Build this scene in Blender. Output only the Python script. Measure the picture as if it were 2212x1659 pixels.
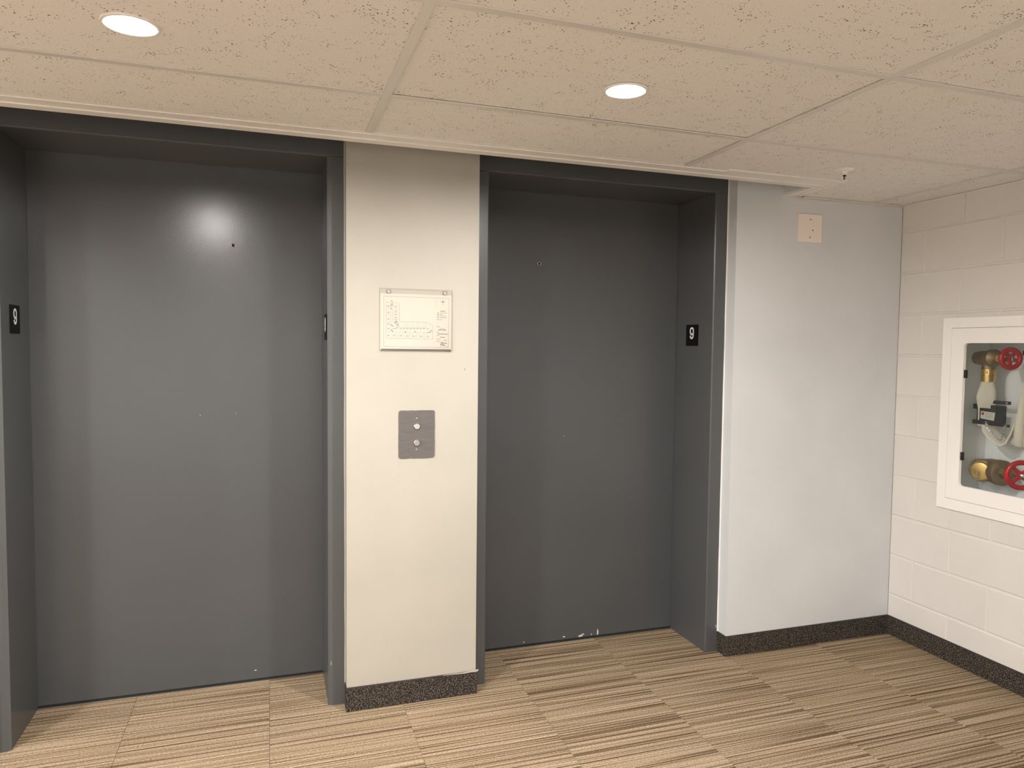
import bpy, bmesh, math, random
from mathutils import Vector, Matrix
random.seed(7)
for o in list(bpy.data.objects):
    bpy.data.objects.remove(o)
scene = bpy.context.scene
COL = scene.collection

# ------------------------------------------------------------------ camera
W, H = 2212.0, 1659.0
F_PX, PU, PV = 1613.53, 1149.83, 838.08
cam_data = bpy.data.cameras.new('camera')
cam_data.sensor_fit = 'HORIZONTAL'
cam_data.sensor_width = 36.0
cam_data.lens = 36.0 * F_PX / W
cam_data.shift_x = -(PU - W / 2) / W
cam_data.shift_y = (PV - H / 2) / W
cam_data.clip_start = 0.05
cam = bpy.data.objects.new('camera', cam_data)
COL.objects.link(cam)
R_ = Vector((0.94329394, -0.33174077, 0.01202486))
U_ = Vector((0.00652568, 0.05474816, 0.99847887))
F_ = Vector((0.33189449, 0.9417806, -0.05380844))
M = Matrix((R_, U_, -F_)).transposed().to_4x4()
M.translation = Vector((-0.294, -2.9011, 1.4193))
cam.matrix_world = M
scene.camera = cam

# ------------------------------------------------------------------ world, exposure
world = bpy.data.worlds.new('world')
scene.world = world
world.use_nodes = True
world.node_tree.nodes['Background'].inputs[0].default_value = (0.75, 0.85, 1.0, 1)
world.node_tree.nodes['Background'].inputs[1].default_value = 0.05
vs = scene.view_settings
vs.view_transform = 'Standard'
vs.look = 'None'
vs.gamma = 1.0
vs.use_curve_mapping = False
vs.exposure = 0.12
LAMP_POWER = 1290.0
LAMP_COLOR = (1.0, 0.95, 0.91, 1)

# ------------------------------------------------------------------ measured layout (metres)
ZC = 2.1297                      # ceiling grid
Y_F, Y_D = 0.0685, 0.3934        # face of door frames, face of doors
XC0, XC1 = -0.0189, 0.4966       # wall between the elevators
XW, XRW = 1.6947, 2.6478         # wall right of the elevators, block wall
XL0, XL1 = -1.1469, -0.0828      # left opening
XR0, XR1 = 0.5567, 1.6274        # right opening
ZT = 2.134                       # opening height
HB = 0.0944                      # base height
X_LEFT, Y_BACK = -4.6, -4.3      # rest of the lobby
TX = [0.0255 + 1.2145 * k for k in range(-4, 2)] + [2.444]
Y_A, TILE_Y = -0.716, 0.622
Y_TRIM_OUT, Y_TRIM_IN = -0.1917, -0.325
X_NOTCH, X_NOTCH_IN = 1.9405, 2.018
Z_TOP = 2.62

# ------------------------------------------------------------------ materials
def new_mat(name, base=(0.8, 0.8, 0.8), rough=0.5, metal=0.0, spec=0.5):
    m = bpy.data.materials.new(name)
    m.use_nodes = True
    b = m.node_tree.nodes['Principled BSDF']
    b.inputs['Base Color'].default_value = (*base, 1)
    b.inputs['Roughness'].default_value = rough
    b.inputs['Metallic'].default_value = metal
    b.inputs['Specular IOR Level'].default_value = spec
    return m, m.node_tree, b

def nd(nt, typ, **kw):
    n = nt.nodes.new(typ)
    for k, v in kw.items():
        if k.startswith('i_'):
            key = k[2:]
            key = int(key) if key.isdigit() else key.replace('_', ' ')
            n.inputs[key].default_value = v
        else:
            setattr(n, k, v)
    return n

def ramp(nt, stops, fac):
    r = nt.nodes.new('ShaderNodeValToRGB')
    e = r.color_ramp.elements
    while len(e) < len(stops):
        e.new(0.5)
    for i, (p, c) in enumerate(stops):
        e[i].position = p
        e[i].color = (*c, 1) if len(c) == 3 else c
    nt.links.new(fac, r.inputs[0])
    return r

def coords(nt, scale=(1, 1, 1), rand=0.0):
    tc = nd(nt, 'ShaderNodeTexCoord')
    mp = nd(nt, 'ShaderNodeMapping')
    mp.inputs['Scale'].default_value = scale
    nt.links.new(tc.outputs['Object'], mp.inputs['Vector'])
    if rand:
        oi = nd(nt, 'ShaderNodeObjectInfo')
        mu = nd(nt, 'ShaderNodeMath', operation='MULTIPLY')
        mu.inputs[1].default_value = rand
        nt.links.new(oi.outputs['Random'], mu.inputs[0])
        cx = nd(nt, 'ShaderNodeCombineXYZ')
        for k in range(3):
            nt.links.new(mu.outputs[0], cx.inputs[k])
        nt.links.new(cx.outputs[0], mp.inputs['Location'])
    return mp.outputs[0]

def painted(name, base, rough, bump_scale, bump_strength, vary=0.04, spec=0.5, dist=0.002, rand=0.0, tone_scale=3.0):
    m, nt, b = new_mat(name, base, rough, 0, spec)
    v = coords(nt, rand=rand)
    n = nd(nt, 'ShaderNodeTexNoise', i_Scale=tone_scale, i_Detail=4.0)
    nt.links.new(v, n.inputs['Vector'])
    lo = tuple(c * (1 - vary) for c in base)
    hi = tuple(min(1, c * (1 + vary)) for c in base)
    r = ramp(nt, [(0.3, lo), (0.7, hi)], n.outputs['Fac'])
    nt.links.new(r.outputs[0], b.inputs['Base Color'])
    n2 = nd(nt, 'ShaderNodeTexNoise', i_Scale=bump_scale, i_Detail=3.0)
    nt.links.new(v, n2.inputs['Vector'])
    bp = nd(nt, 'ShaderNodeBump')
    bp.inputs['Strength'].default_value = bump_strength
    bp.inputs['Distance'].default_value = dist
    nt.links.new(n2.outputs['Fac'], bp.inputs['Height'])
    nt.links.new(bp.outputs[0], b.inputs['Normal'])
    return m

M_CREAM = painted('cream_wall_paint', (0.425, 0.405, 0.355), 0.55, 120, 0.15)
M_LOBBY = painted('white_lobby_paint', (0.84, 0.83, 0.81), 0.55, 120, 0.15)
M_GREYWALL = painted('pale_grey_wall_paint', (0.655, 0.68, 0.695), 0.5, 120, 0.15)
M_BLOCK = painted('painted_block', (0.715, 0.695, 0.665), 0.55, 260, 0.35, 0.03, rand=40.0)
M_DOOR = painted('charcoal_door_paint', (0.074, 0.079, 0.083), 0.235, 170, 0.10, 0.03, 0.45)
M_FRAME = painted('charcoal_frame_paint', (0.082, 0.086, 0.089), 0.32, 150, 0.10, 0.03, 0.42)
M_TRIMW = painted('white_trim_paint', (0.84, 0.82, 0.79), 0.45, 90, 0.05)
M_TEE = painted('white_grid_paint', (0.69, 0.67, 0.64), 0.4, 90, 0.02)
M_CABW = painted('white_cabinet_enamel', (0.92, 0.905, 0.88), 0.35, 60, 0.03, 0.015)
M_CABIN = painted('cabinet_interior_enamel', (0.87, 0.89, 0.88), 0.45, 60, 0.03, 0.02)
M_BLACK = painted('black_metal_paint', (0.014, 0.014, 0.015), 0.4, 200, 0.05)
M_RED = painted('red_enamel', (0.42, 0.008, 0.012), 0.28, 120, 0.10, 0.06)
M_PLATE = painted('ivory_plastic', (0.88, 0.80, 0.73), 0.4, 90, 0.02, 0.01)
M_CANVAS = painted('cream_canvas_hose', (0.74, 0.69, 0.57), 0.85, 900, 0.4, 0.06)
M_DARKGAP, _, _ = new_mat('dark_gap', (0.012, 0.012, 0.012), 0.9)
M_CHIP, _, _ = new_mat('chipped_primer', (0.55, 0.54, 0.50), 0.7)
M_WHITE, _, _ = new_mat('white_print', (0.82, 0.82, 0.82), 0.5)
M_PAPER, _, _ = new_mat('white_paper', (0.57, 0.54, 0.475), 0.6)
M_INK, _, _ = new_mat('grey_ink', (0.24, 0.22, 0.195), 0.7)
M_BACKING, _, _ = new_mat('holder_backing', (0.43, 0.405, 0.35), 0.5)
M_INKD_SHADE, _, _ = new_mat('dark_ink', (0.10, 0.09, 0.09), 0.7)
M_REDINK, _, _ = new_mat('maroon_print', (0.22, 0.02, 0.03), 0.6)
M_PLATEBLK, _, _ = new_mat('matt_black_plastic', (0.004, 0.004, 0.0045), 0.5, 0, 0.15)
M_CHROME, _, _ = new_mat('chrome', (0.75, 0.75, 0.74), 0.16, 1.0)
M_ALU, _, _ = new_mat('worn_aluminium', (0.50, 0.49, 0.47), 0.4, 1.0)

def metal_mat(name, base, rough, vary, scale):
    m, nt, b = new_mat(name, base, rough, 0.85)
    v = coords(nt)
    n = nd(nt, 'ShaderNodeTexNoise', i_Scale=scale, i_Detail=5.0)
    nt.links.new(v, n.inputs['Vector'])
    r = ramp(nt, [(0.3, tuple(c * (1 - vary) for c in base)), (0.7, tuple(c * (1 + vary) for c in base))], n.outputs['Fac'])
    nt.links.new(r.outputs[0], b.inputs['Base Color'])
    rr = ramp(nt, [(0.3, (rough * .8,) * 3), (0.7, (min(1, rough * 1.3),) * 3)], n.outputs['Fac'])
    nt.links.new(rr.outputs[0], b.inputs['Roughness'])
    return m
M_BRONZE = metal_mat('weathered_bronze', (0.30, 0.22, 0.12), 0.48, 0.25, 30)
M_BRASS = metal_mat('polished_brass', (0.72, 0.50, 0.18), 0.30, 0.10, 25)

def plate_paint():
    # brushed-over steel call panel: warm grey paint with brush marks
    m, nt, b = new_mat('painted_call_panel', (0.2, 0.19, 0.185), 0.38)
    v = coords(nt, (8, 8, 60))
    n = nd(nt, 'ShaderNodeTexNoise', i_Scale=2.0, i_Detail=4.0)
    nt.links.new(v, n.inputs['Vector'])
    r = ramp(nt, [(0.3, (0.100, 0.094, 0.091)), (0.7, (0.128, 0.120, 0.116))], n.outputs['Fac'])
    nt.links.new(r.outputs[0], b.inputs['Base Color'])
    bp = nd(nt, 'ShaderNodeBump')
    bp.inputs['Strength'].default_value = 0.25
    bp.inputs['Distance'].default_value = 0.001
    nt.links.new(n.outputs['Fac'], bp.inputs['Height'])
    nt.links.new(bp.outputs[0], b.inputs['Normal'])
    return m
M_CALL = plate_paint()

def carpet_mat():
    m, nt, b = new_mat('striped_carpet', (0.3, 0.24, 0.18), 0.95, 0, 0.1)
    oi = nd(nt, 'ShaderNodeObjectInfo')
    tc = nd(nt, 'ShaderNodeTexCoord')
    def field(sx, sy, detail, off, rnd):
        mp = nd(nt, 'ShaderNodeMapping')
        mp.inputs['Scale'].default_value = (sx, sy, 1)
        mul = nd(nt, 'ShaderNodeMath', operation='MULTIPLY_ADD')
        mul.inputs[1].default_value = rnd
        mul.inputs[2].default_value = off
        nt.links.new(oi.outputs['Random'], mul.inputs[0])
        cx = nd(nt, 'ShaderNodeCombineXYZ')
        nt.links.new(mul.outputs[0], cx.inputs[0])
        nt.links.new(mul.outputs[0], cx.inputs[1])
        nt.links.new(cx.outputs[0], mp.inputs['Location'])
        nt.links.new(tc.outputs['Object'], mp.inputs['Vector'])
        n = nd(nt, 'ShaderNodeTexNoise', i_Scale=1.0, i_Detail=detail)
        n.inputs['Roughness'].default_value = 0.6
        nt.links.new(mp.outputs[0], n.inputs['Vector'])
        return n.outputs['Fac']
    broad = field(0.8, 20, 2.0, 3.0, 71.0)
    streak = field(0.8, 112, 1.6, 9.0, 93.0)
    tuft = field(130, 300, 2.0, 1.0, 51.0)
    c1 = ramp(nt, [(0.25, (0.320, 0.240, 0.155)), (0.5, (0.348, 0.267, 0.180)), (0.75, (0.372, 0.292, 0.206))], broad)
    fine = field(0.7, 215, 1.5, 21.0, 57.0)
    fk = ramp(nt, [(0.36, (0.50, 0.47, 0.42)), (0.45, (0.88, 0.87, 0.86)), (0.54, (1.0, 1.0, 1.0)), (0.70, (1.14, 1.14, 1.14))], fine)
    dk = ramp(nt, [(0.37, (0.34, 0.30, 0.245)), (0.44, (0.66, 0.64, 0.61)), (0.49, (1.0, 1.0, 1.0)), (0.66, (1.12, 1.13, 1.15))], streak)
    mx = nd(nt, 'ShaderNodeMixRGB', blend_type='MULTIPLY')
    mx.inputs[0].default_value = 1.0
    nt.links.new(c1.outputs[0], mx.inputs[1])
    nt.links.new(dk.outputs[0], mx.inputs[2])
    tf = ramp(nt, [(0.3, (0.55, 0.54, 0.52)), (0.7, (1.38, 1.38, 1.38))], tuft)
    mx2 = nd(nt, 'ShaderNodeMixRGB', blend_type='MULTIPLY')
    mx2.inputs[0].default_value = 1.0
    mx3 = nd(nt, 'ShaderNodeMixRGB', blend_type='MULTIPLY')
    mx3.inputs[0].default_value = 1.0
    nt.links.new(mx.outputs[0], mx3.inputs[1])
    nt.links.new(fk.outputs[0], mx3.inputs[2])
    nt.links.new(mx3.outputs[0], mx2.inputs[1])
    nt.links.new(tf.outputs[0], mx2.inputs[2])
    nt.links.new(mx2.outputs[0], b.inputs['Base Color'])
    add = nd(nt, 'ShaderNodeMath', operation='ADD')
    nt.links.new(streak, add.inputs[0])
    nt.links.new(tuft, add.inputs[1])
    bp = nd(nt, 'ShaderNodeBump')
    bp.inputs['Strength'].default_value = 0.7
    bp.inputs['Distance'].default_value = 0.004
    nt.links.new(add.outputs[0], bp.inputs['Height'])
    nt.links.new(bp.outputs[0], b.inputs['Normal'])
    return m
M_CARPET = carpet_mat()

def base_mat():
    m, nt, b = new_mat('carpet_base', (0.05, 0.045, 0.04), 0.95, 0, 0.1)
    v = coords(nt)
    n = nd(nt, 'ShaderNodeTexNoise', i_Scale=230.0, i_Detail=3.0)
    nt.links.new(v, n.inputs['Vector'])
    r = ramp(nt, [(0.38, (0.012, 0.010, 0.009)), (0.53, (0.055, 0.047, 0.040)), (0.68, (0.22, 0.185, 0.155))], n.outputs['Fac'])
    nt.links.new(r.outputs[0], b.inputs['Base Color'])
    bp = nd(nt, 'ShaderNodeBump')
    bp.inputs['Strength'].default_value = 0.8
    bp.inputs['Distance'].default_value = 0.004
    nt.links.new(n.outputs['Fac'], bp.inputs['Height'])
    nt.links.new(bp.outputs[0], b.inputs['Normal'])
    return m
M_BASE = base_mat()
M_BIND, _, _ = new_mat('base_binding', (0.035, 0.030, 0.027), 0.9)

def tile_mat():
    m, nt, b = new_mat('fissured_ceiling_tile', (0.7, 0.67, 0.64), 0.9, 0, 0.2)
    v = coords(nt, rand=37.0)
    vo = nd(nt, 'ShaderNodeTexVoronoi', i_Scale=118.0)
    nt.links.new(v, vo.inputs['Vector'])
    ns = nd(nt, 'ShaderNodeTexNoise', i_Scale=22.0, i_Detail=2.0)
    nt.links.new(v, ns.inputs['Vector'])
    thr = nd(nt, 'ShaderNodeMapRange')
    thr.inputs['From Min'].default_value = 0.36
    thr.inputs['From Max'].default_value = 0.68
    thr.inputs['To Min'].default_value = 0.02
    thr.inputs['To Max'].default_value = 0.25
    nt.links.new(ns.outputs['Fac'], thr.inputs['Value'])
    sub = nd(nt, 'ShaderNodeMath', operation='SUBTRACT')
    nt.links.new(vo.outputs['Distance'], sub.inputs[0])
    nt.links.new(thr.outputs[0], sub.inputs[1])
    rm = nd(nt, 'ShaderNodeMapRange')
    rm.inputs['From Min'].default_value = -0.02
    rm.inputs['From Max'].default_value = 0.05
    nt.links.new(sub.outputs[0], rm.inputs['Value'])
    n2 = nd(nt, 'ShaderNodeTexNoise', i_Scale=240.0, i_Detail=2.0)
    nt.links.new(v, n2.inputs['Vector'])
    base = ramp(nt, [(0.3, (0.78, 0.76, 0.73)), (0.7, (0.85, 0.83, 0.80))], n2.outputs['Fac'])
    mx = nd(nt, 'ShaderNodeMixRGB')
    mx.inputs[1].default_value = (0.11, 0.095, 0.08, 1)
    nt.links.new(rm.outputs[0], mx.inputs[0])
    nt.links.new(base.outputs[0], mx.inputs[2])
    nt.links.new(mx.outputs[0], b.inputs['Base Color'])
    bp = nd(nt, 'ShaderNodeBump')
    bp.inputs['Strength'].default_value = 0.5
    bp.inputs['Distance'].default_value = 0.002
    nt.links.new(rm.outputs[0], bp.inputs['Height'])
    nt.links.new(bp.outputs[0], b.inputs['Normal'])
    return m
M_TILE = tile_mat()

def glass_mat(name, refl, tint):
    m = bpy.data.materials.new(name)
    m.use_nodes = True
    nt = m.node_tree
    nt.nodes.remove(nt.nodes['Principled BSDF'])
    out = nt.nodes['Material Output']
    tr = nd(nt, 'ShaderNodeBsdfTransparent')
    tr.inputs[0].default_value = (*tint, 1)
    gl = nd(nt, 'ShaderNodeBsdfGlossy')
    gl.inputs['Roughness'].default_value = 0.03
    fr = nd(nt, 'ShaderNodeFresnel')
    fr.inputs['IOR'].default_value = refl
    mx = nd(nt, 'ShaderNodeMixShader')
    nt.links.new(fr.outputs[0], mx.inputs[0])
    nt.links.new(tr.outputs[0], mx.inputs[1])
    nt.links.new(gl.outputs[0], mx.inputs[2])
    nt.links.new(mx.outputs[0], out.inputs['Surface'])
    return m
M_GLASS = glass_mat('clear_pane', 1.28, (0.965, 0.98, 0.98))
M_ACRYL = glass_mat('clear_acrylic', 1.30, (0.985, 0.985, 0.98))

def lamp_mat():
    m, nt, b = new_mat('lit_lamp_lens', (0.9, 0.9, 0.9), 0.5)
    b.inputs['Emission Color'].default_value = LAMP_COLOR
    b.inputs['Emission Strength'].default_value = LAMP_POWER
    return m
M_LAMP = lamp_mat()

# ------------------------------------------------------------------ mesh helpers
def obj(name, bm, mat, parent=None, smooth=False, kind=None, bevel=0.0):
    if bevel:
        bmesh.ops.bevel(bm, geom=[e for e in bm.edges if len(e.link_faces) == 2 and e.calc_face_angle(0) > 0.5],
                        offset=bevel, segments=2, affect='EDGES', clamp_overlap=True)
    bmesh.ops.recalc_face_normals(bm, faces=bm.faces)
    me = bpy.data.meshes.new(name)
    bm.to_mesh(me)
    bm.free()
    if mat:
        me.materials.append(mat)
    if smooth:
        for p in me.polygons:
            p.use_smooth = True
        me.set_sharp_from_angle(angle=math.radians(38))
    o = bpy.data.objects.new(name, me)
    COL.objects.link(o)
    if parent:
        o.parent = parent
    if kind:
        o['kind'] = kind
    return o

def copy_obj(src, parent=None, loc=None):
    o = src.copy()
    COL.objects.link(o)
    if parent is not None:
        o.parent = parent
    if loc is not None:
        o.location = loc
    return o

def empty(name, loc=(0, 0, 0), kind=None, label=None, cat=None, group=None):
    o = bpy.data.objects.new(name, None)
    o.empty_display_size = 0.05
    COL.objects.link(o)
    o.location = loc
    tag(o, label, cat, group)
    if kind:
        o['kind'] = kind
    return o

def tag(o, label=None, cat=None, group=None):
    if label: o['label'] = label
    if cat: o['category'] = cat
    if group: o['group'] = group
    return o

def box(bm, x0, x1, y0, y1, z0, z1):
    vs_ = [bm.verts.new((x, y, z)) for x in (x0, x1) for y in (y0, y1) for z in (z0, z1)]
    for f in ((0, 1, 3, 2), (4, 6, 7, 5), (0, 4, 5, 1), (2, 3, 7, 6), (0, 2, 6, 4), (1, 5, 7, 3)):
        bm.faces.new([vs_[i] for i in f])
    return bm

def bx(*a):
    return box(bmesh.new(), *a)

def prism(bm, poly, axis, a0, a1):
    """poly: 2-D points; axis 'z': (x,y), 'x': (y,z), 'y': (x,z)"""
    def p3(p, a):
        return {'z': (p[0], p[1], a), 'x': (a, p[0], p[1]), 'y': (p[0], a, p[1])}[axis]
    A = [bm.verts.new(p3(p, a0)) for p in poly]
    B = [bm.verts.new(p3(p, a1)) for p in poly]
    bm.faces.new(A); bm.faces.new(B[::-1])
    n = len(poly)
    for i in range(n):
        bm.faces.new((A[i], A[(i + 1) % n], B[(i + 1) % n], B[i]))
    return bm

def frame_of(d):
    d = Vector(d).normalized()
    a = Vector((0, 0, 1)) if abs(d.z) < 0.9 else Vector((1, 0, 0))
    u = d.cross(a).normalized()
    return d, u, d.cross(u).normalized()

def lathe(bm, p0, d, prof, seg=28):
    """prof: (distance along d, radius)"""
    p0 = Vector(p0)
    d, u, v = frame_of(d)
    rings = []
    for t, r in prof:
        if r <= 1e-6:
            rings.append([bm.verts.new(p0 + d * t)])
        else:
            rings.append([bm.verts.new(p0 + d * t + (u * math.cos(2 * math.pi * i / seg) + v * math.sin(2 * math.pi * i / seg)) * r) for i in range(seg)])
    for a, b in zip(rings, rings[1:]):
        for i in range(seg):
            j = (i + 1) % seg
            if len(a) == 1 and len(b) == 1: continue
            if len(a) == 1: bm.faces.new((a[0], b[i], b[j]))
            elif len(b) == 1: bm.faces.new((a[i], a[j], b[0]))
            else: bm.faces.new((a[i], a[j], b[j], b[i]))
    return bm

def cyl(bm, p0, p1, r0, r1=None, seg=20):
    p0, p1 = Vector(p0), Vector(p1)
    L = (p1 - p0).length
    r1 = r0 if r1 is None else r1
    return lathe(bm, p0, p1 - p0, [(0, 0), (0, r0), (L, r1), (L, 0)], seg)

def torus(bm, c, d, R, r, seg=36, ring=12, squash=1.0):
    c = Vector(c)
    d, u, v = frame_of(d)
    rings = []
    for i in range(seg):
        a = 2 * math.pi * i / seg
        e = u * math.cos(a) + v * math.sin(a) * squash
        rings.append([bm.verts.new(c + e * R + (e * math.cos(2 * math.pi * k / ring) + d * math.sin(2 * math.pi * k / ring)) * r) for k in range(ring)])
    for i in range(seg):
        a, b = rings[i], rings[(i + 1) % seg]
        for k in range(ring):
            l = (k + 1) % ring
            bm.faces.new((a[k], a[l], b[l], b[k]))
    return bm

def loft(bm, secs, n=16):
    """secs: (centre, half-width vector, half-thickness vector) -> flattened hose"""
    rings = []
    for c, w, t in secs:
        c, w, t = Vector(c), Vector(w), Vector(t)
        rg = []
        for k in range(n):
            a = 2 * math.pi * k / n
            ca, sa = math.cos(a), math.sin(a)
            rg.append(bm.verts.new(c + w * (math.copysign(abs(ca) ** 0.6, ca)) + t * (math.copysign(abs(sa) ** 0.8, sa))))
        rings.append(rg)
    for a, b in zip(rings, rings[1:]):
        for k in range(n):
            l = (k + 1) % n
            bm.faces.new((a[k], a[l], b[l], b[k]))
    bm.faces.new(rings[0]); bm.faces.new(rings[-1][::-1])
    return bm

def rounded_rect(cx, cz, w, h, r, n=6):
    pts = []
    for sx, sz, a0 in ((1, 1, 0), (-1, 1, 90), (-1, -1, 180), (1, -1, 270)):
        for k in range(n + 1):
            a = math.radians(a0 + 90 * k / n)
            pts.append((cx + sx * (w / 2 - r) + r * math.cos(a), cz + sz * (h / 2 - r) + r * math.sin(a)))
    return pts

# ================================================================== THE SETTING
# ---- floor with 0.5 m carpet tiles
floor = obj('floor', bx(X_LEFT, XRW + 0.02, Y_BACK, 0.44, -0.12, -0.007), M_DARKGAP, kind='structure')
tag(floor, 'striped tan and brown carpet tile floor of the lobby')
tile_full = None
gx = [-0.802 + 0.5 * k for k in range(-8, 8)]
gy = [0.36 - 0.5 * k for k in range(-1, 11)]
for x0 in gx:
    for y1 in gy:
        a0, a1 = max(x0, X_LEFT), min(x0 + 0.5, XRW)
        b0, b1 = max(y1 - 0.5, Y_BACK), min(y1, 0.391)
        if a1 - a0 < 0.02 or b1 - b0 < 0.005: continue
        full = abs(a1 - a0 - 0.5) < 1e-6 and abs(b1 - b0 - 0.5) < 1e-6
        cxm, cym = (a0 + a1) / 2, (b0 + b1) / 2
        if full and tile_full is not None:
            copy_obj(tile_full, floor, (cxm, cym, 0))
        else:
            hx, hy = (a1 - a0) / 2 - 0.0006, (b1 - b0) / 2 - 0.0006
            t = obj('carpet_tile', bx(-hx, hx, -hy, hy, -0.0068, 0), M_CARPET, floor)
            t.location = (cxm, cym, 0)
            if full: tile_full = t

# ---- walls on the elevator side
def wall(name, bm, mat, label):
    return tag(obj(name, bm, mat, kind='structure'), label)
wall_center = wall('wall_center', bx(XC0, XC1, 0, 0.44, 0, Z_TOP), M_CREAM, 'cream wall pier between the two elevators')
wall_rear = wall('wall_rear', bx(XW, XRW, 0, 0.44, 0, Z_TOP), M_GREYWALL, 'pale grey wall right of the elevators')
X_WL = XL0 - 0.067
wall_left_pier = wall('wall_left', bx(X_LEFT, X_WL, 0, 0.44, 0, Z_TOP), M_CREAM, 'cream wall left of the elevators')
wall('wall_end', bx(X_LEFT - 0.12, X_LEFT, Y_BACK, 0.44, 0, Z_TOP), M_LOBBY, 'far cream wall of the lobby')
wall('wall_front', bx(X_LEFT, XRW, Y_BACK - 0.12, Y_BACK, 0, Z_TOP), M_LOBBY, 'cream wall opposite the elevators')
# paint lip where the wall meets the steel frame
def sliver(name, x0, x1, y0, y1, z0, z1, parent, mat=None):
    bm = bmesh.new()
    n = 24
    L = []; Rr = []
    for k in range(n + 1):
        z = z0 + (z1 - z0) * k / n
        j = random.uniform(-0.0009, 0.0009)
        L.append((x0 + j, z)); Rr.append((x1, z))
    prism(bm, L + Rr[::-1], 'y', y0, y1)
    return obj(name, bm, mat or M_CREAM, parent)
sliver('paint_bead', XW - 0.0045, XW, 0.0655, Y_F, HB, Z_TOP, wall_rear, M_TRIMW)
sliver('paint_bead', XC0 - 0.0025, XC0, 0.064, Y_F, HB * .9, Z_TOP, wall_center, M_CREAM)

# ---- block wall on the right
cab_y0, cab_y1, cab_z0, cab_z1 = -0.945, -0.337, 0.770, 1.515      # opening for the cabinet
bm = bmesh.new()
xb0, xb1 = XRW + 0.0035, XRW + 0.30
box(bm, xb0, xb1, Y_BACK, cab_y0 - 0.001, 0, Z_TOP)
box(bm, xb0, xb1, cab_y1 + 0.001, 0.44, 0, Z_TOP)
box(bm, xb0, xb1, cab_y0 - 0.001, cab_y1 + 0.001, 0, cab_z0 - 0.001)
box(bm, xb0, xb1, cab_y0 - 0.001, cab_y1 + 0.001, cab_z1 + 0.001, Z_TOP)
wall_right = wall('wall_right', bm, M_BLOCK, 'off white painted concrete block wall')
def minus(r, h):
    (a0, a1, b0, b1), (c0, c1, d0, d1) = r, h
    if a1 <= c0 or a0 >= c1 or b1 <= d0 or b0 >= d1: return [r]
    out = []
    if a0 < c0: out.append((a0, c0, b0, b1))
    if a1 > c1: out.append((c1, a1, b0, b1))
    m0, m1 = max(a0, c0), min(a1, c1)
    if b0 < d0: out.append((m0, m1, b0, d0))
    if b1 > d1: out.append((m0, m1, d1, b1))
    return out
block_full = None
JT = 0.0035
for k in range(13):
    z0, z1 = 0.2 * k + 0.004, 0.2 * k + 0.204
    off = -0.348 if k % 2 == 0 else -0.146
    js = [0.0] + [off - 0.4 * i for i in range(12)]
    for ya, yb in zip(js, js[1:]):
        if yb < Y_BACK: yb = Y_BACK
        if ya - yb < 0.03: continue
        r = (yb + JT, ya - (JT if ya < 0 else 0), z0 + JT, min(z1 - JT, Z_TOP))
        for (a0, a1, b0, b1) in minus(r, (cab_y0, cab_y1, cab_z0, cab_z1)):
            if a1 - a0 < 0.012 or b1 - b0 < 0.012: continue
            hy, hz = (a1 - a0) / 2, (b1 - b0) / 2
            c = (XRW, (a0 + a1) / 2, (b0 + b1) / 2)
            full = abs(hy - (0.2 - JT)) < 1e-4 and abs(hz - (0.1 - JT)) < 1e-4
            if full and block_full is not None:
                o = copy_obj(block_full, wall_right, c)
            else:
                bmk = bmesh.new()
                e = 0.0035
                q = [[(0.0035, -hy, -hz), (0.0035, hy, -hz), (0.0035, hy, hz), (0.0035, -hy, hz)],
                     [(0.0, -hy + e, -hz + e), (0.0, hy - e, -hz + e), (0.0, hy - e, hz - e), (0.0, -hy + e, hz - e)]]
                A = [bmk.verts.new(p) for p in q[0]]; B = [bmk.verts.new(p) for p in q[1]]
                bmk.faces.new(A); bmk.faces.new(B)
                for i in range(4): bmk.faces.new((A[i], A[(i + 1) % 4], B[(i + 1) % 4], B[i]))
                o = obj('block', bmk, M_BLOCK, wall_right)
                o.location = c
                if full: block_full = o
            o.location.x = XRW + random.uniform(-0.0004, 0.0006)

# ---- carpet bases
def baseboard(name, poly, label):
    b = obj(name, prism(bmesh.new(), poly, 'z', 0.0005, HB - 0.004), M_BASE, kind='structure')
    tag(b, label)
    obj('binding_strip', prism(bmesh.new(), poly, 'z', HB - 0.004, HB), M_BIND, b)
    return b
tb = 0.008
baseboard('baseboard_center', [(XC0 - 0.003, 0.055), (XC0 - 0.003, -tb), (XC1 + 0.004, -tb), (XC1 + 0.004, 0.06), (XC1, 0.06), (XC1, 0), (XC0, 0), (XC0, 0.055)],
          'dark speckled carpet base along the cream pier')
baseboard('baseboard_rear', [(XW, 0.067), (XW - 0.006, 0.067), (XW - 0.006, -0.003), (XW - 0.003, -tb), (XRW - tb, -tb), (XRW - tb, 0), (XW, 0)],
          'dark speckled carpet base along the grey wall')
baseboard('baseboard_right', [(XRW, 0), (XRW - tb, -tb * 0.98), (XRW - tb, Y_BACK), (XRW, Y_BACK)],
          'dark speckled carpet base along the block wall')
baseboard('baseboard_left', [(X_WL, 0), (X_WL, -tb), (X_LEFT, -tb), (X_LEFT, 0)], 'dark speckled carpet base left of the elevators')
baseboard('baseboard_front', [(X_LEFT, Y_BACK), (X_LEFT, Y_BACK + tb), (XRW - tb, Y_BACK + tb), (XRW - tb, Y_BACK)], 'dark speckled carpet base opposite the elevators')

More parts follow.
